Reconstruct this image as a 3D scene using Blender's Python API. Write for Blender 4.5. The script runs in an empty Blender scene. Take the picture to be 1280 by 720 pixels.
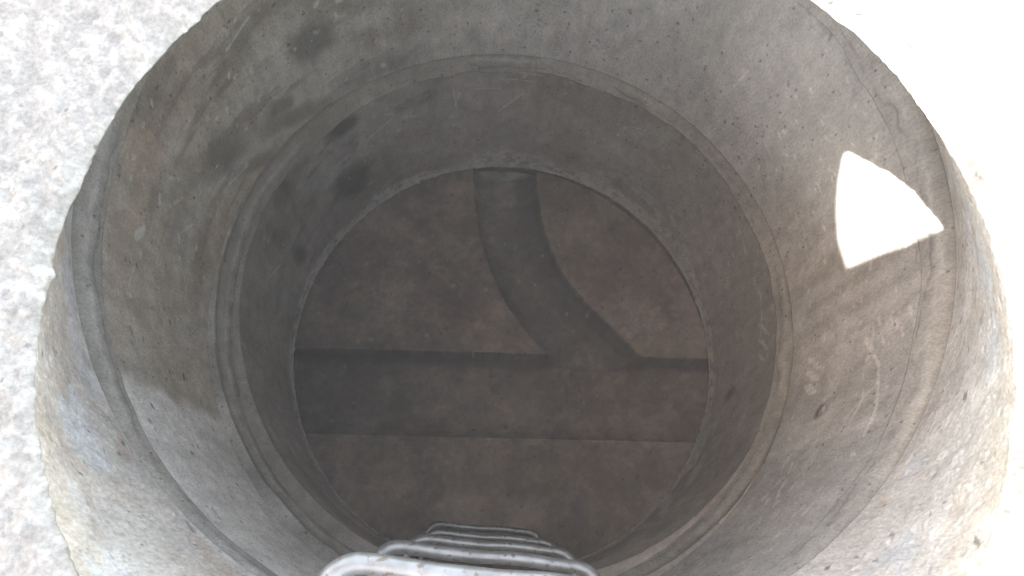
import bpy, bmesh, math, random
import numpy as np

S = bpy.context.scene
COL = S.collection
rng = np.random.RandomState(7)
random.seed(7)
PI = math.pi
rad = math.radians

# ---------------------------------------------------------------- noise
_T = rng.rand(64, 64, 64).astype(np.float32)

def vnoise(x, y, z):
    xi, yi, zi = np.floor(x), np.floor(y), np.floor(z)
    fx, fy, fz = x - xi, y - yi, z - zi
    fx = fx * fx * (3 - 2 * fx); fy = fy * fy * (3 - 2 * fy); fz = fz * fz * (3 - 2 * fz)
    a, b, c = xi.astype(np.int64) & 63, yi.astype(np.int64) & 63, zi.astype(np.int64) & 63
    a1, b1, c1 = (a + 1) & 63, (b + 1) & 63, (c + 1) & 63
    def L(p, q, t): return p + (q - p) * t
    return L(L(L(_T[a, b, c], _T[a1, b, c], fx), L(_T[a, b1, c], _T[a1, b1, c], fx), fy),
             L(L(_T[a, b, c1], _T[a1, b, c1], fx), L(_T[a, b1, c1], _T[a1, b1, c1], fx), fy), fz)

def fbm(x, y, z, s, o=4, off=0.0, gain=0.5):
    """0..1 noise; s = feature size in metres"""
    f, amp, tot, n = 1.0 / s, 1.0, 0.0, 0.0
    for i in range(o):
        tot = tot + amp * vnoise(x * f + off + 17.3 * i, y * f + 2.7 * off + 5.1 * i, z * f - off + 9.7 * i)
        n += amp; amp *= gain; f *= 2.03
    return tot / n

def sm(a, b, x):
    t = np.clip((x - a) / (b - a), 0, 1)
    return t * t * (3 - 2 * t)

def mix(c, d, w):
    w = np.clip(w, 0, 1)[..., None]
    return c * (1 - w) + np.asarray(d, np.float32) * w

# ---------------------------------------------------------------- mesh helpers
def grid_mesh(name, P, colr=None, mat=None, parent=None, wrap=False, keep=None, smooth=True):
    """P: rows x cols x 3 grid -> one mesh object"""
    r, c = P.shape[:2]
    idx = np.arange(r * c).reshape(r, c)
    if wrap:
        nx = np.roll(idx, -1, axis=1)
        q = np.stack([idx[:-1], nx[:-1], nx[1:], idx[1:]], -1).reshape(-1, 4)
    else:
        q = np.stack([idx[:-1, :-1], idx[:-1, 1:], idx[1:, 1:], idx[1:, :-1]], -1).reshape(-1, 4)
    V = P.reshape(-1, 3)
    Cc = None if colr is None else colr.reshape(-1, 3)
    if keep is not None:
        q = q[keep.reshape(-1)]
        used = np.unique(q)
        m = np.full(len(V), -1); m[used] = np.arange(len(used))
        q = m[q]; V = V[used]
        if Cc is not None: Cc = Cc[used]
    me = bpy.data.meshes.new(name)
    me.vertices.add(len(V)); me.vertices.foreach_set('co', np.ascontiguousarray(V, np.float32).ravel())
    me.loops.add(q.size); me.loops.foreach_set('vertex_index', q.astype(np.int32).ravel())
    me.polygons.add(len(q))
    me.polygons.foreach_set('loop_start', np.arange(0, q.size, 4, dtype=np.int32))
    me.polygons.foreach_set('loop_total', np.full(len(q), 4, np.int32))
    me.update(calc_edges=True)
    me.polygons.foreach_set('use_smooth', np.full(len(q), smooth))
    if Cc is not None:
        at = me.attributes.new('stain', 'FLOAT_COLOR', 'POINT')
        at.data.foreach_set('color', np.concatenate([Cc, np.ones((len(Cc), 1))], 1).astype(np.float32).ravel())
    if mat: me.materials.append(mat)
    o = bpy.data.objects.new(name, me); COL.objects.link(o)
    if parent: o.parent = parent
    return o

def empty(name, loc=(0, 0, 0)):
    o = bpy.data.objects.new(name, None); COL.objects.link(o); o.location = loc
    o.empty_display_size = 0.1
    return o

def tag(o, label=None, cat=None, group=None, kind=None):
    if label: o['label'] = label
    if cat: o['category'] = cat
    if group: o['group'] = group
    if kind: o['kind'] = kind
    return o

def sweep(path, r, n=14):
    """closed-end tube along a 3D path (list of points) -> rows x cols grid"""
    path = np.asarray(path, float); T = np.gradient(path, axis=0); T /= np.linalg.norm(T, axis=1)[:, None]
    up = np.array([0, 0, 1.0]); rows = []
    for p, t in zip(path, T):
        a = np.cross(t, up); a /= np.linalg.norm(a); b = np.cross(t, a)
        ang = np.linspace(0, 2 * PI, n, endpoint=False)
        rows.append(p + r * (np.cos(ang)[:, None] * a + np.sin(ang)[:, None] * b))
    return np.array(rows)

def box_grid(x0, x1, y0, y1, z0, z1):
    pass

# ---------------------------------------------------------------- materials
def concrete(name, grain=1.0, bump=0.4, rough=0.92, pits=1.0, flat=None, zs=1.0):
    m = bpy.data.materials.new(name); m.use_nodes = True
    nt = m.node_tree; N = nt.nodes; L = nt.links
    bs = N['Principled BSDF']; bs.inputs['Roughness'].default_value = rough
    bs.inputs['Specular IOR Level'].default_value = 0.25
    tc0 = N.new('ShaderNodeTexCoord')
    tc = N.new('ShaderNodeMapping'); tc.inputs['Scale'].default_value = (1, 1, zs); L.new(tc0.outputs['Object'], tc.inputs[0])
    if flat is None:
        at = N.new('ShaderNodeAttribute'); at.attribute_name = 'stain'; base = at.outputs['Color']
    else:
        rg = N.new('ShaderNodeRGB'); rg.outputs[0].default_value = (*flat, 1); base = rg.outputs[0]
    def noise(scale, detail=6, ro=0.6):
        n = N.new('ShaderNodeTexNoise'); n.inputs['Scale'].default_value = scale
        n.inputs['Detail'].default_value = detail; n.inputs['Roughness'].default_value = ro
        L.new(tc.outputs[0], n.inputs['Vector']); return n
    def rng_(src, a, b, c, d):
        r = N.new('ShaderNodeMapRange'); r.inputs[1].default_value = a; r.inputs[2].default_value = b
        r.inputs[3].default_value = c; r.inputs[4].default_value = d; L.new(src, r.inputs[0]); return r.outputs[0]
    def mul(col, fac):
        x = N.new('ShaderNodeMix'); x.data_type = 'RGBA'; x.blend_type = 'MULTIPLY'; x.inputs[0].default_value = 1
        L.new(col, x.inputs[6]); L.new(fac, x.inputs[7]); return x.outputs[2]
    n1 = noise(45); n2 = noise(330, 3, 0.7); n3 = noise(9, 5)
    c = mul(base, rng_(n1.outputs['Fac'], 0.3, 0.7, 1 - .13 * grain, 1 + .13 * grain))
    c = mul(c, rng_(n2.outputs['Fac'], 0.3, 0.7, 1 - .17 * grain, 1 + .17 * grain))
    c = mul(c, rng_(n3.outputs['Fac'], 0.3, 0.7, 1 - .10 * grain, 1 + .10 * grain))
    # air holes: small dark cells, a random few of them
    vo = N.new('ShaderNodeTexVoronoi'); vo.inputs['Scale'].default_value = 95; vo.inputs['Randomness'].default_value = 1
    L.new(tc.outputs[0], vo.inputs['Vector'])
    d = rng_(vo.outputs['Distance'], 0.10, 0.22, 1, 0)
    sp = N.new('ShaderNodeSeparateColor'); L.new(vo.outputs['Color'], sp.inputs[0])
    gate = N.new('ShaderNodeMath'); gate.operation = 'GREATER_THAN'; gate.inputs[1].default_value = 1 - .22 * pits
    L.new(sp.outputs[0], gate.inputs[0])
    pm = N.new('ShaderNodeMath'); pm.operation = 'MULTIPLY'; L.new(d, pm.inputs[0]); L.new(gate.outputs[0], pm.inputs[1])
    pit = rng_(pm.outputs[0], 0, 1, 1, 0.58)
    c = mul(c, pit)
    L.new(c, bs.inputs['Base Color'])
    h = N.new('ShaderNodeMath'); h.operation = 'MULTIPLY_ADD'; h.inputs[1].default_value = 0.5
    L.new(n2.outputs['Fac'], h.inputs[0]); L.new(n1.outputs['Fac'], h.inputs[2])
    h2 = N.new('ShaderNodeMath'); h2.operation = 'SUBTRACT'; L.new(h.outputs[0], h2.inputs[0]); L.new(pm.outputs[0], h2.inputs[1])
    b = N.new('ShaderNodeBump'); b.inputs['Strength'].default_value = bump; b.inputs['Distance'].default_value = 0.003
    L.new(h2.outputs[0], b.inputs['Height']); L.new(b.outputs[0], bs.inputs['Normal'])
    return m

M_RING = concrete('precast_concrete', 1.35, 0.45, pits=1.1, zs=.55)
M_CONE = concrete('weathered_concrete', 1.3, 0.45, pits=.7, zs=.4)
M_MORT = concrete('smooth_mortar', 0.45, 0.2, pits=0.3)
M_BASE = concrete('channel_concrete', 1.1, 0.35, pits=0.6)
M_GRND = concrete('dry_cement_ground', 1.0, 0.6, pits=0.6)

def galvanised():
    m = bpy.data.materials.new('galvanised_steel'); m.use_nodes = True
    nt = m.node_tree; N = nt.nodes; L = nt.links; bs = N['Principled BSDF']
    tc = N.new('ShaderNodeTexCoord')
    n = N.new('ShaderNodeTexNoise'); n.inputs['Scale'].default_value = 60; n.inputs['Detail'].default_value = 6
    L.new(tc.outputs['Object'], n.inputs['Vector'])
    r = N.new('ShaderNodeValToRGB'); L.new(n.outputs['Fac'], r.inputs[0])
    r.color_ramp.elements[0].position = .30; r.color_ramp.elements[0].color = (.17, .168, .162, 1)
    r.color_ramp.elements[1].position = .62; r.color_ramp.elements[1].color = (.29, .29, .285, 1)
    n2 = N.new('ShaderNodeTexNoise'); n2.inputs['Scale'].default_value = 130; n2.inputs['Detail'].default_value = 3
    L.new(tc.outputs['Object'], n2.inputs['Vector'])
    g = N.new('ShaderNodeMapRange'); g.inputs[1].default_value = .60; g.inputs[2].default_value = .66
    L.new(n2.outputs['Fac'], g.inputs[0])
    x = N.new('ShaderNodeMix'); x.data_type = 'RGBA'; L.new(g.outputs[0], x.inputs[0]); L.new(r.outputs[0], x.inputs[6])
    x.inputs[7].default_value = (.13, .10, .075, 1)
    L.new(x.outputs[2], bs.inputs['Base Color'])
    mm = N.new('ShaderNodeMapRange'); mm.inputs[3].default_value = .6; mm.inputs[4].default_value = .05
    L.new(g.outputs[0], mm.inputs[0]); L.new(mm.outputs[0], bs.inputs['Metallic'])
    rr = N.new('ShaderNodeMapRange'); rr.inputs[3].default_value = .28; rr.inputs[4].default_value = .5
    L.new(n.outputs['Fac'], rr.inputs[0]); L.new(rr.outputs[0], bs.inputs['Roughness'])
    b = N.new('ShaderNodeBump'); b.inputs['Strength'].default_value = .25; b.inputs['Distance'].default_value = .001
    L.new(n.outputs['Fac'], b.inputs['Height']); L.new(b.outputs[0], bs.inputs['Normal'])
    return m
M_STEEL = galvanised()

# ---------------------------------------------------------------- painting wear on a cylinder wall
def angd(th, t0):
    return (th - t0 + 180) % 360 - 180

class Wall:
    """theta (deg) x z fields of one wall; marks are given in degrees and metres on the wall itself"""
    def __init__(s, th, z, P, R):
        s.th, s.z, s.P, s.R = th, z, P, R
        s.x, s.y, s.zz = P[..., 0], P[..., 1], P[..., 2]
    def n(s, size, o=4, off=0., gain=.5): return fbm(s.x, s.y, s.zz, size, o, off, gain)
    def loc(s, t0, z0): return angd(s.th, t0) * PI / 180 * s.R, s.z - z0
    def win(s, t0, z0, e):
        """index window around a mark"""
        t = s.th[0]; a = np.where(np.abs(angd(t, t0)) * PI / 180 * s.R < e)[0]
        zz = s.z[:, 0]; b = np.where(np.abs(zz - z0) < e)[0]
        return (np.ix_(b, a) if len(a) and len(b) else None)
    def oval(s, col, t0, z0, a, b, rot, c, strength=.8, soft=.35, wob=.25):
        w = s.win(t0, z0, max(a, b) * 2.2)
        if w is None: return
        u = angd(s.th[w], t0) * PI / 180 * s.R; v = s.z[w] - z0
        cr, sr = math.cos(rad(rot)), math.sin(rad(rot))
        p, q = (u * cr + v * sr) / a, (-u * sr + v * cr) / b
        d = np.sqrt(p * p + q * q) + wob * (fbm(s.x[w], s.y[w], s.zz[w], .03, 3, t0) - .5) * 2
        k = (1 - sm(1 - soft, 1 + soft, d)) * strength
        col[w] = mix(col[w], c, k)
    def stroke(s, col, pts, wd, c, strength=.8, gap=0., hgt=None, amp=0.):
        pts = np.array(pts, float)
        for (t0, z0), (t1, z1) in zip(pts[:-1], pts[1:]):
            tm, zm = t0 + angd(t1, t0) / 2, (z0 + z1) / 2
            du = angd(t1, t0) * PI / 180 * s.R; dv = z1 - z0
            ln = math.hypot(du, dv)
            w = s.win(tm, zm, ln / 2 + wd * 3)
            if w is None: continue
            u = angd(s.th[w], t0) * PI / 180 * s.R; v = s.z[w] - z0
            t = np.clip((u * du + v * dv) / max(ln * ln, 1e-9), 0, 1)
            d = np.hypot(u - t * du, v - t * dv)
            nz = fbm(s.x[w], s.y[w], s.zz[w], .008, 3, t0 * .37)
            k = (1 - sm(.45, 1.0, d / wd + (nz - .5) * 1.3)) * strength
            if gap: k = k * sm(gap - .12, gap + .05, fbm(s.x[w], s.y[w], s.zz[w], .015, 2, z0))
            col[w] = mix(col[w], c, k)
            if hgt is not None: hgt[w] += k * amp
    def specks(s, col, n, t_rng, z_rng, size, c, strength=.8, seed=1, elong=2.2, hgt=None, amp=0.):
        r = random.Random(seed)
        for i in range(n):
            t0 = r.uniform(*t_rng); z0 = r.uniform(*z_rng); sz = size * r.uniform(.45, 1.5) ** 1.5
            a = r.uniform(0, PI); ln = sz * r.uniform(.3, elong)
            dt = math.degrees(ln * math.cos(a) / s.R)
            s.stroke(col, [(t0, z0), (t0 + dt, z0 + ln * math.sin(a))], sz, c, strength * r.uniform(.4, 1), 0, hgt, amp)

NT = 1500

def revolve(name, rows, paint, mat, parent=None, NT=NT):
    """rows: list of (cx, cy, R, z) ; paint(wall) -> colour, radial displacement (into the shaft +), dz"""
    rows = np.array(rows, float)
    TH = np.linspace(0, 360, NT, endpoint=False)
    th = np.broadcast_to(TH, (len(rows), NT)).copy()
    ct, st = np.cos(np.radians(th)), np.sin(np.radians(th))
    P = np.stack([rows[:, 0:1] + rows[:, 2:3] * ct, rows[:, 1:2] + rows[:, 2:3] * st,
                  np.broadcast_to(rows[:, 3:4], th.shape)], -1).astype(np.float32)
    z = np.broadcast_to(rows[:, 3:4], th.shape)
    W = Wall(th.astype(np.float32), z.astype(np.float32), P, .5)
    col, disp, dz = paint(W, rows)
    P = P.copy()
    P[..., 0] -= disp * ct; P[..., 1] -= disp * st; P[..., 2] += dz
    return grid_mesh(name, np.concatenate([P, P[:1]], 0) if False else P, col, mat, parent, wrap=True)

def base_fill(W, c):
    return np.broadcast_to(np.array(c, np.float32), W.th.shape + (3,)).copy()

def body_rows(z0, z1, c=(0, 0), R=.5, wall=.12, step=.0026):
    """inner face from top z0 down to z1, then bottom, outside and top, closed"""
    n = int(abs(z0 - z1) / step)
    rows = [(c[0], c[1], R + wall * k, z0) for k in (1, .5, .1)]
    rows += [(c[0], c[1], R, z) for z in np.linspace(z0, z1, n)]
    rows += [(c[0], c[1], R + wall * k, z1) for k in (.1, .5, 1)] + [(c[0], c[1], R + wall, z0)]
    return rows

# ---------------------------------------------------------------- palettes (linear albedo)
PALE = (.52, .50, .46)
GREY = (.43, .42, .40)
OLIVE = (.44, .375, .27)
BROWN = (.38, .295, .215)
DARK = (.095, .088, .082)
BLUE = (.33, .345, .36)

# ================================================================ upper shaft ring
Z_J2, Z_J2B, Z_J1, Z_J1B, Z_B0 = -.345, -.415, -.832, -.892, -1.352

def paint_ring1(W, rows):
    th, z = W.th, W.z
    col = base_fill(W, GREY)
    left = np.exp(-(angd(th, 165) / 62) ** 2)
    n1 = W.n(.22, 5, 3.); n2 = W.n(.06, 4, 8.); n3 = W.n(.018, 3, 1.)
    col = mix(col, OLIVE, left * (.55 + 1.0 * (n1 - .4)))
    col = mix(col, BROWN, np.exp(-(angd(th, 176) / 25) ** 2) * sm(.40, .62, n1) * .9)
    col = mix(col, (.38, .36, .31), np.exp(-(angd(th, 135) / 26) ** 2) * sm(.45, .6, n2) * .55)
    # swept swirls on the wall
    sw = fbm(W.x * .6 + W.y * .6, W.z * 3.2, W.x - W.y, .09, 4, 5.)
    col = mix(col, (.21, .19, .165), np.exp(-(angd(th, 150) / 30) ** 2) * sm(.52, .68, sw) * .7)
    col = mix(col, (.42, .40, .35), np.exp(-(angd(th, 150) / 34) ** 2) * sm(.56, .70, 1 - sw) * .45)
    # cement wash low on the left: pale grey below a sharp slanting line, lightened to paint in near-wall light, brown again further round
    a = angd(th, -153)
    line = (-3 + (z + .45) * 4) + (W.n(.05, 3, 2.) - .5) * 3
    wash_lit = sm(-1.2, 1.6, a - line) * (1 - sm(34, 52, a + (n1 - .5) * 25))
    col = mix(col, (.68, .66, .625), wash_lit * .95)
    col = mix(col, (.55, .48, .42), sm(34, 52, a) * (1 - sm(70, 90, a)) * .55)
    # right side: grey with long drips
    rt = np.exp(-(angd(th, -10) / 45) ** 2)
    dr = fbm(W.th * .012, W.z * .05, W.th * .004, .06, 4, 11.)
    col = mix(col, (.40, .37, .33), rt * sm(.42, .62, n1) * .7)
    col = mix(col, (.56, .55, .53), rt * sm(.55, .7, dr) * .5)
    disp = (n2 - .5) * .003 + (n3 - .5) * .0012
    # rain and rust runs down the wall
    run = fbm(th * .22, z * 1.1, th * .05, 1., 4, 27.) * .6 + fbm(th * .9, z * 2.5, 0 * th, 1., 3, 29.) * .4
    col = mix(col, col * np.array((.66, .62, .55)), sm(.52, .68, run) * (.10 + .30 * np.exp(-(angd(th, 140) / 50) ** 2)))
    col = mix(col, col * 1.28, sm(.50, .36, run) * .22)
    # oval patches where the lifting sockets were filled
    for t0, z0, ra, rb, rt_ in ((129.4, -.639, .040, .050, 10), (155.4, -.681, .036, .058, -12), (140, -.73, .03, .02, 30)):
        W.oval(col, t0, z0, ra * 1.3, rb * 1.25, rt_, (.37, .345, .295), .4, .5)
        W.oval(col, t0, z0, ra, rb, rt_, (.15, .138, .118), .85, .5, .45)
    for t0, z0, ra, rb, rt_, k_ in ((122, -.56, .10, .05, 20, .55), (146, -.56, .07, .03, -25, .5), (166, -.62, .06, .05, 15, .45), (112, -.70, .08, .035, -12, .45),
                                    (160, -.47, .05, .05, 0, .5), (150, -.70, .10, .03, 35, .45), (98, -.62, .12, .04, 5, .35), (174, -.75, .07, .03, -10, .45)):
        W.oval(col, t0, z0, ra, rb, rt_, (.20, .17, .13), k_, .85, .8)
    W.oval(col, 137, -.79, .085, .022, 28, (.17, .15, .125), .7, .6)
    W.oval(col, 150, -.80, .05, .016, 40, (.17, .15, .125), .6, .6)
    W.oval(col, 118, -.80, .10, .03, -5, (.15, .135, .11), .5, .6)
    W.oval(col, -24.9, -.655, .012, .030, -20, (.10, .08, .065), .9, .35)
    # slanting pale swath on the right
    W.stroke(col, [(-9.5, -.66), (-17, -.655), (-28, -.64), (-39, -.61)], .026, (.52, .51, .48), .6)
    W.stroke(col, [(-9, -.64), (-20, -.635)], .020, (.54, .53, .50), .4)
    # splashes and scrapes
    P_ = (.66, .64, .60)
    for k in range(9):
        W.stroke(col, [(-13.5 - 1.1 * k * .8, -.760 + .012 * (k % 3)), (-14.2 - .8 * k, -.735 + .012 * (k % 3))], .0045, P_, .8)
    W.stroke(col, [(-15.5, -.56), (-18, -.535), (-21, -.51), (-24, -.498), (-30, -.478), (-33, -.482)], .0055, P_, .85, .38)
    W.stroke(col, [(-22, -.55), (-26, -.53), (-30, -.545)], .004, P_, .7, .4)
    W.stroke(col, [(-24, -.50), (-29, -.57)], .0035, P_, .6, .3)
    for k in range(12):
        t0 = -14 + random.uniform(-3, 3) ; z0 = -.56 + k * .016
        W.stroke(col, [(t0, z0), (t0 - 1.2, z0 + .006)], .0045, P_, .7)
    for k in range(14):
        t0 = -42 + random.uniform(-9, 9); z0 = random.uniform(-.72, -.62)
        W.stroke(col, [(t0, z0), (t0 - random.uniform(.5, 2), z0 + random.uniform(-.02, .02))], .006, P_, .6, .35)
    W.stroke(col, [(178.5, -.535), (180, -.52)], .010, (.55, .53, .47), .9)
    for t0, z0, t1, z1 in ((174, -.65, 170, -.69), (171, -.60, 167, -.64), (-175, -.52, -170, -.50), (150, -.60, 143, -.63),
                           (168, -.56, 166, -.60), (-150, -.52, -144, -.50), (160, -.75, 152, -.78), (145, -.52, 139, -.50),
                           (-100, -.6, -92, -.63), (30, -.70, 24, -.72), (12, -.72, 5, -.74), (40, -.6, 41, -.66)):
        W.stroke(col, [(t0, z0), (t1, z1)], .0030, P_, .45, .42)
    W.specks(col, 330, (-65, 30), (-.8, -.45), .0026, P_, .8, 3)
    W.specks(col, 200, (110, 220), (-.8, -.45), .0028, (.58, .55, .49), .8, 4)
    W.specks(col, 260, (60, 260), (-.82, -.43), .0022, (.07, .06, .05), .8, 5, 1.2)
    W.specks(col, 120, (20, 120), (-.82, -.6), .0018, (.08, .07, .06), .7, 6, 1.2)
    W.specks(col, 90, (195, 300), (-.8, -.45), .003, (.10, .08, .07), .7, 15, 2)
    # chipped upper arris
    ch = sm(.56, .66, W.n(.03, 4, 20.)) * sm(Z_J2B - .03, Z_J2B, z)
    disp = disp - ch * .006
    col = mix(col, (.13, .115, .10), ch * .6)
    inner = (rows[:, 2:3] < .505)
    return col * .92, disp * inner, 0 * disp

up = empty('concrete_ring', (0, 0, 0))
tag(up, 'upper concrete shaft ring with olive stains and a bright sun patch', 'concrete ring', 'stacked precast shaft rings')
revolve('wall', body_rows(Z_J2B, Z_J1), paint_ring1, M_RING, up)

def joint(name, z0, z1, R0, R1, base, seed, parent, c=(0, 0), groove=.009, wide=0., amp=.03):
    """mortared joint: pale arris, shallow groove, then a smeared band that runs out onto the ring below"""
    def paint(W, rows):
        th = W.th
        n1 = W.n(.12, 4, seed); n2 = W.n(.02, 4, seed + 3); n3 = W.n(.05, 4, seed + 7)
        f = np.clip((z0 - W.z) / (z0 - z1), 0, 1)
        b = np.array(base)
        col = base_fill(W, base)
        left = np.exp(-(angd(th, 165) / 60) ** 2)
        col = mix(col, b * (.80, .74, .62), left * .8)
        col = mix(col, b * .74, sm(.42, .65, n1) * .6)
        col = mix(col, b * 1.3, sm(.55, .72, n3) * .5)
        fg = f - .25 - (n1 - .5) * .12
        g = np.exp(-(fg / .13) ** 2)
        col = mix(col, b * (.62, .58, .52), g * .75)
        col = mix(col, b * 1.45, np.exp(-((f - .04) / .05) ** 2) * sm(.35, .6, n3) * .8)
        col = mix(col, b * 1.3, np.exp(-((f - .56 - (n3 - .5) * .3) / .09) ** 2) * sm(.38, .6, n1) * .7)
        col = mix(col, b * .5, np.exp(-((f - .80 - (n3 - .5) * .5) / .035) ** 2) * sm(.42, .58, n2 * .4 + n1 * .6) * .8)
        disp = ((n2 - .5) * .0025 + (n3 - .5) * .003) * (1 - sm(.75, 1, f)) - groove * g
        dz = -sm(.3, 1, f) * (W.n(.09, 4, seed + 9) - .4) * amp - sm(.6, 1, f) * wide * np.exp(-(angd(th, -145) / 16) ** 2)
        ok = rows[:, 2:3] < .52
        return col, disp * ok, dz * ok
    zs = np.linspace(z0, z1, 40)
    rows = [(c[0], c[1], R0 + .05, z0)]
    rows += [(c[0], c[1], R0 + (R1 - R0) * (z0 - z) / (z0 - z1), z) for z in zs]
    rows += [(c[0], c[1], R1 + .05, z1), (c[0], c[1], R0 + .05, z0)]
    return revolve(name, rows, paint, M_RING, parent)

joint('mortar_joint', Z_J2 + .004, Z_J2B - .002, .500, .4975, (.39, .375, .35), 31., up)

# ================================================================ lower shaft ring
C2 = (.020, .037)
def paint_ring2(W, rows):
    th, z = W.th, W.z
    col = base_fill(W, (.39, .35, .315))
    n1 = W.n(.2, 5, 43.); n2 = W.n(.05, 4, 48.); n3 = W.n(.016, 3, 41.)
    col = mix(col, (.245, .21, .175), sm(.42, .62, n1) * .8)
    col = mix(col, (.38, .37, .355), np.exp(-(angd(th, 35) / 40) ** 2) * .6)
    col = mix(col, (.36, .345, .315), np.exp(-(angd(th, 150) / 40) ** 2) * sm(.5, .66, W.n(.09, 4, 2.)) * .8)
    col = mix(col, (.25, .22, .19), np.exp(-(angd(th, 185) / 22) ** 2) * .7)
    sw = fbm(W.x * .6 + W.y, W.z * 2.4, W.x, .07, 4, 15.)
    col = mix(col, (.185, .165, .15), np.exp(-(angd(th, 145) / 26) ** 2) * sm(.54, .68, sw) * .7)
    run = fbm(th * .22, z * 1.1, th * .05, 1., 4, 37.) * .6 + fbm(th * .9, z * 2.5, 0 * th, 1., 3, 39.) * .4
    col = mix(col, col * np.array((.68, .63, .58)), sm(.52, .68, run) * (.12 + .25 * np.exp(-(angd(th, 140) / 50) ** 2)))
    col = mix(col, col * 1.25, sm(.50, .36, run) * .2)
    for t0, z0, ra, rb, rt_, st_ in ((134.1, -1.155, .050, .070, -18, 1.0), (132.9, -.93, .040, .030, 10, .9), (157.8, -1.18, .022, .050, -8, .75),
                                     (153.6, -.93, .030, .036, 10, .6), (160, -1.04, .02, .05, -5, .5), (-15.8, -1.172, .012, .034, -12, .8), (113, -.98, .05, .02, -10, .35)):
        W.oval(col, t0, z0, ra, rb, rt_, (.08, .068, .06), st_, .5, .4)
    P_ = (.56, .54, .50)
    for pts in ([(91.9, -1.085), (85.8, -.999)], [(92.2, -1.09), (90, -1.05)], [(103.7, -.97), (103.0, -1.05)], [(102, -.99), (103.4, -1.04)], [(92, -.955), (84, -.96)],
                [(98, -.985), (92, -.99)], [(89, -.93), (82, -.935)], [(60, -1.02), (55, -1.0)], [(50, -1.09), (46, -1.10)], [(118, -1.02), (113, -1.04)],
                [(118, -1.0), (122, -.98)], [(128, -1.04), (120, -1.01)], [(20, -.98), (14, -1.0)], [(8, -1.0), (3, -.985), (-6, -1.0)], [(-2, -1.0), (-7, -1.01)],
                [(-140, -.99), (-134, -1.02)], [(170, -1.05), (164, -1.1)]):
        W.stroke(col, pts, .0032, P_, .6, .40)
    for k in range(10):
        W.stroke(col, [(-3 - .9 * k, -1.01 + .01 * (k % 4)), (-3.8 - .9 * k, -.99 + .01 * (k % 4))], .004, P_, .6)
    W.specks(col, 160, (-80, 170), (-1.3, -.93), .003, P_, .6, 8)
    W.specks(col, 140, (0, 360), (-1.3, -.93), .0024, (.07, .06, .055), .7, 9, 1.3)
    # rough pale mortar smeared along the bottom edge
    rag = z - Z_B0 - .012 - .085 * (W.n(.07, 5, 51.) - .25) - .03 * np.exp(-(angd(th, 92) / 16) ** 2) - .03 * np.exp(-(angd(th, 35) / 30) ** 2)
    lip = 1 - sm(-.012, .014, rag)
    col = mix(col, (.56, .54, .50), lip * sm(.30, .55, W.n(.012, 3, 61.)) * .85)
    col = mix(col, (.48, .475, .46), np.exp(-(angd(th, 45) / 28) ** 2) * sm(.5, .6, W.n(.03, 4, 66.)) * sm(-1.08, -1.25, z) * .6)
    col = mix(col, (.50, .505, .505), np.exp(-(angd(th, -38) / 26) ** 2) * sm(.42, .6, W.n(.05, 4, 67.)) * sm(-1.1, -1.3, z) * .8)
    disp = (n2 - .5) * .003 + (n3 - .5) * .0012 + lip * (.002 + .005 * (W.n(.007, 3, 71.) - .5))
    lp = (1 - sm(.010, .026, z - Z_B0 + (n2 - .5) * .018)) * sm(.25, .45, W.n(.03, 3, 77.))
    col = mix(col, (.60, .58, .545), lp * .75)
    inner = (rows[:, 2:3] < .495)
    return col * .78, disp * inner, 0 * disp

lowr = empty('concrete_ring', (0, 0, 0))
tag(lowr, 'lower, darker concrete shaft ring whose ragged pale bottom edge frames the floor', 'concrete ring', 'stacked precast shaft rings')
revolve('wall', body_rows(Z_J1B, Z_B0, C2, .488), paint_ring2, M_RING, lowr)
joint('mortar_joint', Z_J1 - .002, Z_J1B + .002, .503, .4865, (.29, .273, .248), 81., lowr, (.010, .018), groove=.003, wide=.05, amp=.045)

# ================================================================ eccentric cone with the crumbling rim
CT = np.array([-.0025, -.243]); RT = .3325          # mouth, top edge
CN = np.array([-.021, -.229]); RN = .339            # lower edge of the mouth collar
Z_N = -.045
def cone_rows():
    rows = []
    for f in np.linspace(1, 0, 60):                 # top face, outside to mouth
        r = RT + .135 * f ** 1.3
        rows.append((CT[0], CT[1], r, -.004 - .010 * math.sin(f * 3) - .012 * math.exp(-f / .11)))
    for t in np.linspace(0, 1, 26)[1:]:             # collar
        c = CT + (CN - CT) * t
        rows.append((c[0], c[1], RT + (RN - RT) * t, -.016 + (Z_N + .016) * t))
    for t in np.linspace(0, 1, 220)[1:]:            # flare down to full diameter
        c = CN * (1 - t)
        rows.append((c[0], c[1], RN + (.498 - RN) * t, Z_N + (Z_J2 - Z_N) * t))
    rows += [(0, 0, .52, Z_J2), (0, 0, .62, Z_J2), (CT[0], CT[1], RT + .135, -.02), (CT[0], CT[1], RT + .135, -.004)]
    return rows

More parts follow.
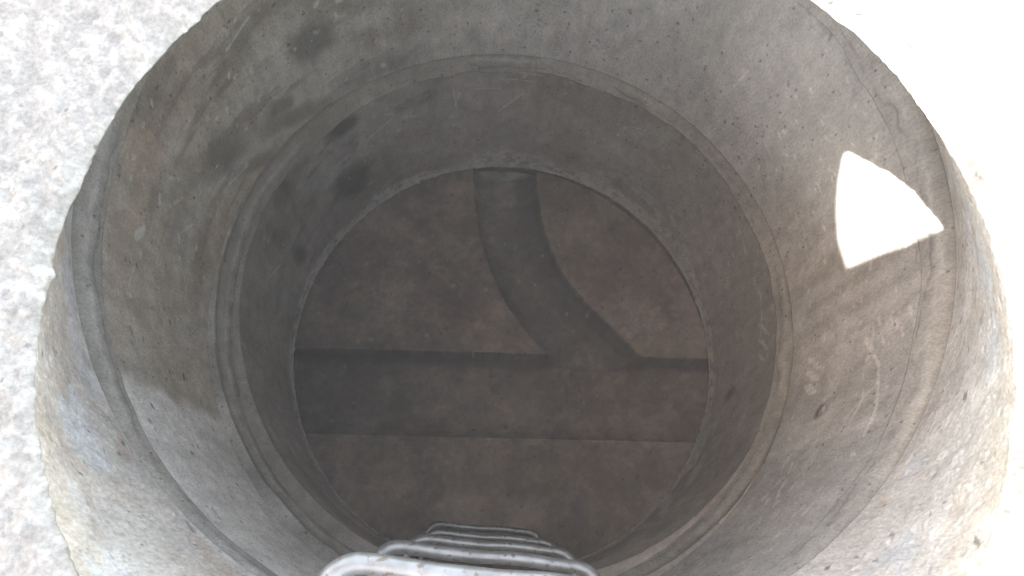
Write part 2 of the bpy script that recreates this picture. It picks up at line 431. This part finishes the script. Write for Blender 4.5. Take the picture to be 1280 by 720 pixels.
def paint_cone(W, rows):
    th, z = W.th, W.z
    zq = W.zz * .42
    ns = lambda size, o, off: fbm(W.x, W.y, zq, size, o, off)
    n1 = W.n(.16, 5, 91.); n2 = ns(.05, 4, 95.); n3 = ns(.012, 3, 97.); n4 = ns(.006, 2, 99.)
    col = base_fill(W, (.58, .54, .495))
    col = mix(col, (.52, .45, .38), sm(.42, .6, n1) * .7)
    col = mix(col, (.46, .37, .27), np.exp(-(angd(th, 172) / 16) ** 2) * .6)
    pa = W.n(.10, 4, 103.)
    col = mix(col, (.56, .56, .562), sm(.52, .62, pa) * .75)
    col = mix(col, (.44, .36, .29), sm(.60, .66, W.n(.045, 4, 107.)) * .5)
    W.specks(col, 160, (0, 360), (-.34, -.06), .0035, (.16, .13, .11), .8, 13, 2.2)
    W.specks(col, 120, (0, 360), (-.34, -.06), .005, (.70, .68, .64), .6, 14, 2.)
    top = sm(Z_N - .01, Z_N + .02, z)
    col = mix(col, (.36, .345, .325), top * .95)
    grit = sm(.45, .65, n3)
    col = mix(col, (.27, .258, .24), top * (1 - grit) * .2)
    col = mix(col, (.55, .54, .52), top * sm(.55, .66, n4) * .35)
    low = sm(Z_J2 + .02, Z_J2, z)
    col = mix(col, (.62, .62, .61), low * .6)
    disp = (n2 - .5) * .005 + (n3 - .5) * .003 + top * ((n3 - .5) * .003 + (n4 - .5) * .004 + (n2 - .5) * .007)
    i = np.arange(len(rows))[:, None]
    wall = sm(56, 62, i) * (i < 304)
    low_ = sm(Z_J2, Z_J2 + .03, z); n5 = ns(.0042, 2, 133.); gr = sm(.52, .78, n5) * sm(.30, .5, ns(.04, 3, 137.))
    disp = (disp + gr * .0009 * (1 + .8 * top)) * (.15 + .85 * low_)
    col = mix(col, (.68, .66, .63), gr * .14); col = mix(col, (.27, .23, .20), sm(.36, .22, n5) * .35)
    flat = 1 - sm(50, 66, i)
    dz = flat * ((n3 - .5) * .004 + (n2 - .5) * .008 + (n4 - .5) * .004) * sm(0, 6, i)
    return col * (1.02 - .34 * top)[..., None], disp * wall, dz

cone = empty('manhole_cone', (0, 0, 0))
tag(cone, 'short off-centre concrete cone with crumbling sunlit round mouth at the top of the shaft', 'manhole cone')
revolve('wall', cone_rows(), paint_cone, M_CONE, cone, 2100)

# ================================================================ base with its channels
SL = -.033
def chan_v(x, y): return (y - (-.0465 + SL * x)) / math.sqrt(1 + SL * SL)
BR = np.array([(.030, .62), (.031, .54), (.037, .44), (.056, .335), (.100, .222), (.168, .130), (.245, .050), (.30, -.01)])
def spline(P, n):
    P = np.asarray(P); out = []
    Q = np.vstack([2 * P[0] - P[1], P, 2 * P[-1] - P[-2]])
    for i in range(1, len(Q) - 2):
        for t in np.linspace(0, 1, n, endpoint=False):
            a, b, c, d = Q[i - 1:i + 3]
            out.append(.5 * (2 * b + (c - a) * t + (2 * a - 5 * b + 4 * c - d) * t * t + (3 * b - a - 3 * c + d) * t ** 3))
    return np.array(out + [P[-1]])
BRS = spline(BR, 14)
def br_d(x, y):
    best = np.full(x.shape, 9.); side = np.zeros(x.shape)
    for (ax, ay), (bx, by) in zip(BRS[:-1], BRS[1:]):
        dx, dy = bx - ax, by - ay; l2 = dx * dx + dy * dy
        t = np.clip(((x - ax) * dx + (y - ay) * dy) / l2, 0, 1)
        d = np.hypot(x - ax - t * dx, y - ay - t * dy)
        m = d < best; best = np.where(m, d, best)
    return best

ZB = -1.42
def half_pipe(d, r, lip):
    """depth below the bench of a half-round trough with short upright lips"""
    t = np.clip(d / r, 0, 1)
    return (np.sqrt(np.clip(1 - t ** 2.6, 0, 1)) * r + lip) * (1 - sm(r - .001, r + .003, d))

ys = np.concatenate([np.arange(-.62, -.175, .004), np.arange(-.175, .085, .0018), np.arange(.085, .62, .0027)])
xs = np.arange(-.62, .6201, .0027)
X, Y = np.meshgrid(xs, ys)
Yr = Y + SL * X * (1 - sm(.25, .5, np.abs(Y + .046)))         # grid lines follow the channel
Y = Yr
v = chan_v(X, Y); bd = br_d(X, Y)
bn1 = fbm(X, Y, 0 * X + .3, .15, 5, 7.); bn2 = fbm(X, Y, 0 * X + .7, .03, 4, 9.); bn3 = fbm(X, Y, 0 * X + 1.1, .4, 3, 2.)
bench = ZB + .07 * np.maximum(np.abs(v) - .1, 0) + (bn1 - .5) * .006 + (bn2 - .5) * .002
dc = half_pipe(np.abs(v) + (bn1 - .5) * .006, .100, .036)
db = half_pipe(bd + (bn1 - .5) * .004, .079, .018) * .96
zc = bench - .07 * np.maximum(np.abs(v) - .1, 0) - dc
zb = bench - db
inb = (bd < .081); inc = (np.abs(v) < .103)
Z = np.minimum(np.where(inc, zc, bench), np.where(inb, zb, bench))
Z += (bn2 - .5) * .0015
P = np.stack([X, Y, Z], -1).astype(np.float32)
# colours: cement, stains, pale deposits, and shade painted along the troughs
c = np.broadcast_to(np.array((.235, .213, .19), np.float32), X.shape + (3,)).copy()
c = mix(c, (.205, .17, .15), sm(.42, .62, bn1) * .6)
c = mix(c, (.30, .293, .275), sm(.1, .5, X) * .7)
pn = fbm(X, Y, 0 * X + 2.3, .10, 5, 12.)
c = mix(c, (.37, .345, .31), np.exp(-((X + .12) / .2) ** 2 - ((Y - .14) / .09) ** 2) * sm(.35, .6, pn) * .8)
c = mix(c, (.36, .345, .32), np.exp(-((X - .1) / .4) ** 2 - ((Y + .28) / .09) ** 2) * sm(.4, .62, pn) * .6)
c = mix(c, (.19, .158, .138), np.exp(-((X - .42) / .07) ** 2 - ((Y - .2) / .10) ** 2) * sm(.4, .55, pn) * .7)
c = mix(c, (.19, .158, .138), np.exp(-((X - .33) / .05) ** 2 - ((Y - .2) / .05) ** 2) * sm(.4, .55, pn) * .6)
cc = np.broadcast_to(np.array((.262, .24, .22), np.float32), X.shape + (3,)).copy()
cc = mix(cc, (.17, .143, .128), sm(.40, .62, bn1) * .7)
cc = mix(cc, (.175, .148, .133), sm(-.02, -.10, v) * .5 * sm(.3, .6, bn3))
cc = mix(cc, (.20, .197, .185), np.exp(-((X + .47) / .10) ** 2) * .7)
cc = mix(cc, (.125, .115, .107), np.exp(-((X + .40) / .05) ** 2 - ((v + .03) / .05) ** 2) * .6)
cc = mix(cc, (.34, .32, .29), np.exp(-((X + .27 + .25 * (v - .03)) / .026) ** 2 - ((v - .035) / .035) ** 2) * sm(.3, .6, pn) * .9)
cc = mix(cc, (.26, .24, .21), np.exp(-((X + .2) / .06) ** 2 - ((v - .05) / .03) ** 2) * sm(.3, .6, bn2) * .6)
cc = mix(cc, (.34, .30, .26), np.exp(-((X - .47) / .016) ** 2 - ((v + .01) / .014) ** 2) * .6)
cc = mix(cc, (.30, .29, .27), np.exp(-((X - .26) / .10) ** 2 - ((v - .075) / .022) ** 2) * sm(.42, .6, bn2) * .8)
cb = np.broadcast_to(np.array((.155, .151, .145), np.float32), X.shape + (3,)).copy()
cb = mix(cb, (.20, .195, .187), sm(.4, .65, pn) * .6)
cb = mix(cb, (.26, .25, .23), np.exp(-((X - .25) / .07) ** 2 - ((Y - .045) / .03) ** 2) * sm(.45, .6, bn2) * .7)
cb = mix(cb, (.27, .265, .25), sm(.455, .475, Y + (bn2 - .5) * .03) * .7)
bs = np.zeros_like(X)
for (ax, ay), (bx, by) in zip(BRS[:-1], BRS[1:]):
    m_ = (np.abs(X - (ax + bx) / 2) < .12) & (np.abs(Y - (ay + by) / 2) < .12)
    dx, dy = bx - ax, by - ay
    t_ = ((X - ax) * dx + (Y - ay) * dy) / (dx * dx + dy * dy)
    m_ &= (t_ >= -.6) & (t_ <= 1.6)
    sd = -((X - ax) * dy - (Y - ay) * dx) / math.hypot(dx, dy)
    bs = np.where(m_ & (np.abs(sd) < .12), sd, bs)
cb = mix(cb, (.085, .08, .075), sm(.015, .045, bs + (bn1 - .5) * .03 + (bn2 - .5) * .012) * .7)  # shade painted onto the branch's right flank
cc = mix(cc, (.09, .08, .074), sm(.080, .096, v + (bn1 - .5) * .014) * .75 * sm(.3, .5, bn3 + .15))  # painted shade line below the straight trough's far edge
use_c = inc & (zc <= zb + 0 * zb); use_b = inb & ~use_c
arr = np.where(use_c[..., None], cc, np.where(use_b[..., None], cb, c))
# pale mortar along the arrises, chips, grit
edge = np.exp(-((np.abs(v) - .103) / .004) ** 2) * sm(.38, .55, fbm(X, Y, 0 * X, .05, 3, 22.))
arr = mix(arr, (.33, .31, .28), edge * np.where(v < 0, .8, .3) * (1 - .9 * inb))
r_ = random.Random(21)
for k in range(520):
    px, py = r_.uniform(-.52, .52), r_.uniform(-.5, .5); s_ = r_.uniform(.0011, .0024) * (1 if r_.random() < .95 else 1.7)
    i0, i1 = np.searchsorted(ys, [py - .05, py + .05]); j0, j1 = np.searchsorted(xs, [px - .02, px + .02])
    ux, uy = X[i0:i1, j0:j1] - px, Y[i0:i1, j0:j1] - py; ra = r_.uniform(0, PI); d = np.hypot((ux * math.cos(ra) + uy * math.sin(ra)) * .5, uy * math.cos(ra) - ux * math.sin(ra)) / s_ + (bn2[i0:i1, j0:j1] - .5)
    dk = r_.random() < .5
    arr[i0:i1, j0:j1] = mix(arr[i0:i1, j0:j1], (.06, .05, .045) if dk else (.36, .34, .31), (1 - sm(.6, 1.3, d)) * r_.uniform(.3, .9))
for px, py, s_ in ((.335, .098, .011), (-.10, .225, .006), (-.165, .10, .006), (-.02, .215, .007), (-.30, .09, .008), (-.33, .085, .007)):
    d = np.hypot(X - px, Y - py) / s_ + (bn2 - .5)
    arr = mix(arr, (.42, .40, .36), (1 - sm(.5, 1.2, d)) * .6)
for (ax, ay), (bx, by) in (((-.14, .26), (-.03, .14)), ((-.02, .17), (.12, .055)), ((-.10, .17), (.02, .10)), ((.05, .14), (.10, .065)), ((-.30, .16), (-.22, .10))):
    dx, dy = bx - ax, by - ay; t = np.clip(((X - ax) * dx + (Y - ay) * dy) / (dx * dx + dy * dy), 0, 1)
    d = np.hypot(X - ax - t * dx, Y - ay - t * dy)
    arr = mix(arr, (.32, .30, .27), np.exp(-(d / .003) ** 2) * .5 * sm(.3, .6, bn2) * ~(inb | inc))

bl = fbm(X, Y, 0 * X + 3.1, .16, 5, 33.); b2 = fbm(X, Y, 0 * X + 4.1, .045, 4, 35.)
arr = mix(arr, arr * np.array((.70, .66, .63)), sm(.46, .64, bl) * .65)
arr = mix(arr, arr * np.array((1.32, 1.28, 1.22)), sm(.53, .68, b2) * .5)
arr = mix(arr, arr * .74, sm(.53, .66, 1 - b2) * .45)
b3 = fbm(X, Y, 0 * X + 5.1, .011, 3, 41.); b4 = fbm(X, Y, 0 * X + 6.1, .22, 6, 43., .62)
arr = arr * (.76 + .48 * b3)[..., None]
arr = mix(arr, arr * np.array((1.22, 1.19, 1.14)), sm(.535, .55, b4) * .7)
arr = mix(arr, arr * np.array((.78, .74, .71)), sm(.455, .445, b4) * .6)
arr = arr * np.array((.71, .615, .56))
base = empty('manhole_chamber', (0, 0, 0))
tag(base, 'dark concrete floor at the shaft bottom with straight trough and curved branch', 'manhole floor')
q = lambda m: (m[:-1, :-1].astype(int) + m[1:, :-1] + m[:-1, 1:] + m[1:, 1:]) >= 2
rr = np.hypot(X, Y); inside = q(rr < .615)
kc, kb = q(use_c), q(use_b)
kb &= ~kc
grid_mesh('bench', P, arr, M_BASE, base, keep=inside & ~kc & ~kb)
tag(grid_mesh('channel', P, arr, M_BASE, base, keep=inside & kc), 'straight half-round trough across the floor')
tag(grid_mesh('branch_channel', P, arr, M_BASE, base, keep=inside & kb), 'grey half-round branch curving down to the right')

# wall of the base around the benching, standing on it, open over the channels
def paint_basewall(W, rows):
    n1 = W.n(.1, 4, 121.)
    col = mix(base_fill(W, (.27, .25, .23)), (.19, .17, .155), sm(.4, .6, n1))
    return col, 0 * n1, 0 * n1
M_ = [(.0, .01, .53, Z_B0 - .004), (.0, .01, .53, ZB + .012), (.0, .01, .66, ZB + .012), (.0, .01, .66, Z_B0 - .004), (.0, .01, .53, Z_B0 - .004)]
revolve('base_wall', M_, paint_basewall, M_BASE, base)
revolve('shell', [(0, .01, .655, ZB + .010), (0, .01, .655, -1.62), (0, .01, .001, -1.62)], paint_basewall, M_BASE, base)
# inlet pipe that feeds the curved branch
ang = np.linspace(0, 2 * PI, 40, endpoint=False)
prof = [(.001, .67), (.060, .67), (.060, .548), (.062, .545), (.077, .544), (.079, .548), (.079, .66)]
G = np.array([[(.030 + r * math.cos(a), yy + .0015 * math.sin(5 * a), ZB + .002 + r * math.sin(a)) for a in ang] for r, yy in prof], np.float32)
gn = fbm(G[..., 0], G[..., 1], G[..., 2], .03, 3, 3.)
gc = mix(mix(np.broadcast_to(np.array((.20, .195, .185), np.float32), G.shape).copy(), (.26, .25, .235), sm(.4, .6, gn)), (.05, .047, .044), sm(.553, .585, G[..., 1]))  # bore colour darkens inward, painting in the shade inside the pipe
tag(grid_mesh('inlet_pipe', G, gc, M_MORT, base, wrap=True), 'end of the pipe that feeds the curved branch')

# ================================================================ step irons
def step_iron():
    w, dep, rf, r = .125, .20, .030, .0072
    pts = []
    for y in np.linspace(-dep, -rf, 8): pts.append((-w, y, 0))
    for a in np.linspace(0, PI / 2, 9)[1:]: pts.append((-w + rf - rf * math.cos(a), -rf + rf * math.sin(a), 0))
    for x in np.linspace(-w + rf, w - rf, 16)[1:-1]: pts.append((x, .0012 * math.sin(40 * x), 0))
    for a in np.linspace(PI / 2, 0, 9): pts.append((w - rf + rf * math.cos(a), -rf + rf * math.sin(a), 0))
    for y in np.linspace(-rf, -dep, 8)[1:]: pts.append((w, y, 0))
    G = sweep(pts, r, 18)
    d = (fbm(G[..., 0], G[..., 1], G[..., 2], .012, 3, 5.) - .5) * .0016
    ctr = np.array(pts)[:, None, :]
    G = G + (G - ctr) / r * d[..., None]
    G = np.concatenate([np.repeat(np.array(pts[:1])[:, None], 18, 1), G, np.repeat(np.array(pts[-1:])[:, None], 18, 1)], 0)
    return grid_mesh('step_iron', G, None, M_STEEL, wrap=True)

SPOTS = [(-.041, -.4185, .575, -7.5, 'topmost and nearest galvanised step iron, cut off by the bottom of the photo'),
         (-.0435, -.4065, .92, -7.2, 'second galvanised step iron from the top, spotted with rust'),
         (-.030, -.3935, 1.24, -6.3, 'third galvanised step iron from the top, in the middle of the ladder'),
         (-.022, -.378, 1.57, -6.0, 'fourth galvanised step iron down, just above the lowest one'),
         (-.029, -.3555, 1.82, -5.8, 'lowest and farthest galvanised step iron, just above the dark floor')]
proto = step_iron()
for i, (x, y, d, rz, lab) in enumerate(SPOTS):
    o = proto if i == 0 else proto.copy()
    if i: COL.objects.link(o)
    o.location = (x, y, .482 - d); o.rotation_euler = (rad(random.uniform(-2, 2)), 0, rad(rz))
    tag(o, lab, 'step iron', 'step irons on the near wall')

# ================================================================ ground around the mouth
RG = RT + .134
rads = np.concatenate([np.linspace(RG, RG + .5, 120), np.geomspace(RG + .52, 600, 60)])
tg = np.linspace(0, 2 * PI, 720, endpoint=False)
GX = CT[0] + rads[:, None] * np.cos(tg); GY = CT[1] + rads[:, None] * np.sin(tg)
near = 1 - sm(1.5, 6, rads)[:, None]
gz = -.010 + near * ((fbm(GX, GY, 0 * GX, .10, 4, 4.) - .5) * .014 + (fbm(GX, GY, 0 * GX, .012, 3, 6.) - .5) * .005) * sm(RG, RG + .03, rads)[:, None]
gcol = np.broadcast_to(np.array((.26, .25, .237), np.float32), GX.shape + (3,)).copy()
gcol = mix(gcol, (.19, .184, .175), sm(.45, .6, fbm(GX, GY, 0 * GX, .12, 4, 8.)) * .6)
gcol = mix(gcol, (.28, .25, .19), sm(2, 12, np.broadcast_to(rads[:, None], GX.shape)) * .8)
grd = grid_mesh('ground', np.stack([GX, GY, gz], -1).astype(np.float32), gcol, M_GRND, wrap=True)
tag(grd, 'pale dry cement ground around the manhole mouth', 'ground', kind='structure')

# ================================================================ light
SUN_AZ, SUN_EL = 198., 57.
sv = np.array([math.cos(rad(SUN_AZ)) * math.cos(rad(SUN_EL)), math.sin(rad(SUN_AZ)) * math.cos(rad(SUN_EL)), math.sin(rad(SUN_EL))])
sl = bpy.data.lights.new('sun', 'SUN'); sl.energy = 3.6; sl.angle = rad(.5); sl.color = (1, .955, .89)
so = bpy.data.objects.new('sun', sl); COL.objects.link(so)
from mathutils import Vector
so.rotation_euler = Vector(sv).to_track_quat('Z', 'Y').to_euler()
# ================================================================ unseen sun blocker, added left of the mouth to shape the lit patch
def prism(name, outline, z0, z1, mat, parent):
    bm = bmesh.new()
    lo = [bm.verts.new((x, y, z0)) for x, y in outline]; hi = [bm.verts.new((x, y, z1)) for x, y in outline]
    bm.faces.new(lo[::-1]); bm.faces.new(hi)
    for i in range(len(lo)):
        j = (i + 1) % len(lo); bm.faces.new((lo[i], lo[j], hi[j], hi[i]))
    bmesh.ops.recalc_face_normals(bm, faces=bm.faces)
    me = bpy.data.meshes.new(name); bm.to_mesh(me); bm.free(); me.materials.append(mat)
    o = bpy.data.objects.new(name, me); COL.objects.link(o); o.parent = parent; return o
TZ = .90
off = sv[:2] * TZ / sv[2]
DC, DR = np.array([-.0345, -.24]), .3305
out = []
NOTCH = [(.263, -.100), (.257, -.121), (.210, -.128), (.165, -.128), (.110, -.133), (.104, -.091), (.110, -.043), (.123, -.005), (.138, .024), (.160, .040)]  # cut-out in the added blocker that outlines the sun patch
a0 = math.atan2(NOTCH[-1][1] - DC[1], NOTCH[-1][0] - DC[0]); a1 = math.atan2(NOTCH[1][1] - DC[1], NOTCH[1][0] - DC[0]) + 2 * PI
NA = NOTCH[1:-1]
for a in np.linspace(a0, 0.62 * PI, 30): out.append(tuple(DC + DR * np.array([math.cos(a), math.sin(a)]) + off))
out += [tuple(np.array(p_) + off) for p_ in ((-.20, .115), (-.52, .115), (-.60, .06), (-.60, -.62), (-.52, -.68), (-.20, -.66))]
for a in np.linspace(1.45 * PI, a1, 40): out.append(tuple(DC + DR * np.array([math.cos(a), math.sin(a)]) + off))
for p in NA: out.append((p[0] + off[0], p[1] + off[1]))
tb = empty('sun_blocker', (0, 0, 0))
tag(tb, 'unseen notched panel on legs, added to block the sun and shape the lit patch', 'table')
M_WOOD = concrete('grey_plywood', .8, .1, pits=0, flat=(.22, .16, .10))
prism('blocker_top', out, TZ, TZ + .018, M_WOOD, tb)
tc_ = DC + off
for lx, ly in ((-.53, -.36), (-.53, .29), (-.08, -.40), (-.09, .325)):
    px, py = tc_[0] + lx, tc_[1] + ly
    prism('blocker_leg', [(px - .016, py - .016), (px + .016, py - .016), (px + .016, py + .016), (px - .016, py + .016)], -.02, TZ - .001, M_WOOD, tb)

w = bpy.data.worlds.new('World'); S.world = w; w.use_nodes = True
nt = w.node_tree; bg = nt.nodes['Background']
sk = nt.nodes.new('ShaderNodeTexSky'); sk.sky_type = 'NISHITA'; sk.sun_disc = False
sk.sun_elevation = rad(SUN_EL); sk.sun_rotation = rad(90 - SUN_AZ)
sk.dust_density = 0.8; sk.air_density = 1.0
tint = nt.nodes.new('ShaderNodeMix'); tint.data_type = 'RGBA'; tint.blend_type = 'MULTIPLY'; tint.inputs[0].default_value = 1
tint.inputs[7].default_value = (1.0, .755, .52, 1)
nt.links.new(sk.outputs[0], tint.inputs[6]); nt.links.new(tint.outputs[2], bg.inputs[0]); bg.inputs[1].default_value = .15

# ================================================================ haze volume, added as a milky veil like lens glare
HAZE = .024
def haze():
    m = bpy.data.materials.new('added_haze'); m.use_nodes = True; n = m.node_tree
    n.nodes.remove(n.nodes['Principled BSDF'])
    v = n.nodes.new('ShaderNodeVolumePrincipled'); v.inputs['Color'].default_value = (.96, .92, .87, 1)
    v.inputs['Density'].default_value = HAZE; v.inputs['Anisotropy'].default_value = -.35
    n.links.new(v.outputs[0], n.nodes['Material Output'].inputs['Volume'])
    bm = bmesh.new(); bmesh.ops.create_cube(bm, size=1)
    for q_ in bm.verts: q_.co = (q_.co.x * 1300, q_.co.y * 1300, 1.2 if q_.co.z > 0 else -2.7)
    me = bpy.data.meshes.new('haze'); bm.to_mesh(me); bm.free(); me.materials.append(m)
    o = bpy.data.objects.new('haze', me); COL.objects.link(o); tag(o, 'thin haze volume added over and inside the shaft as a low-contrast veil', 'haze', kind='stuff')
if HAZE: haze()

# ================================================================ camera
cd = bpy.data.cameras.new('camera'); cam = bpy.data.objects.new('camera', cd); COL.objects.link(cam)
cd.sensor_width = 36; cd.lens = 36 * 1000 / 1280; cd.clip_start = .01; cd.clip_end = 2000
from mathutils import Matrix
cam.matrix_world = Matrix.Translation((-.0677, -.3982, .482)) @ Matrix.Rotation(.3153, 4, 'X') @ Matrix.Rotation(-.0567, 4, 'Y')
S.camera = cam
S.view_settings.view_transform = 'Standard'; S.view_settings.look = 'None'
S.view_settings.exposure = 3.88; S.view_settings.gamma = 1
S.cycles.max_bounces = 10; S.cycles.diffuse_bounces = 8
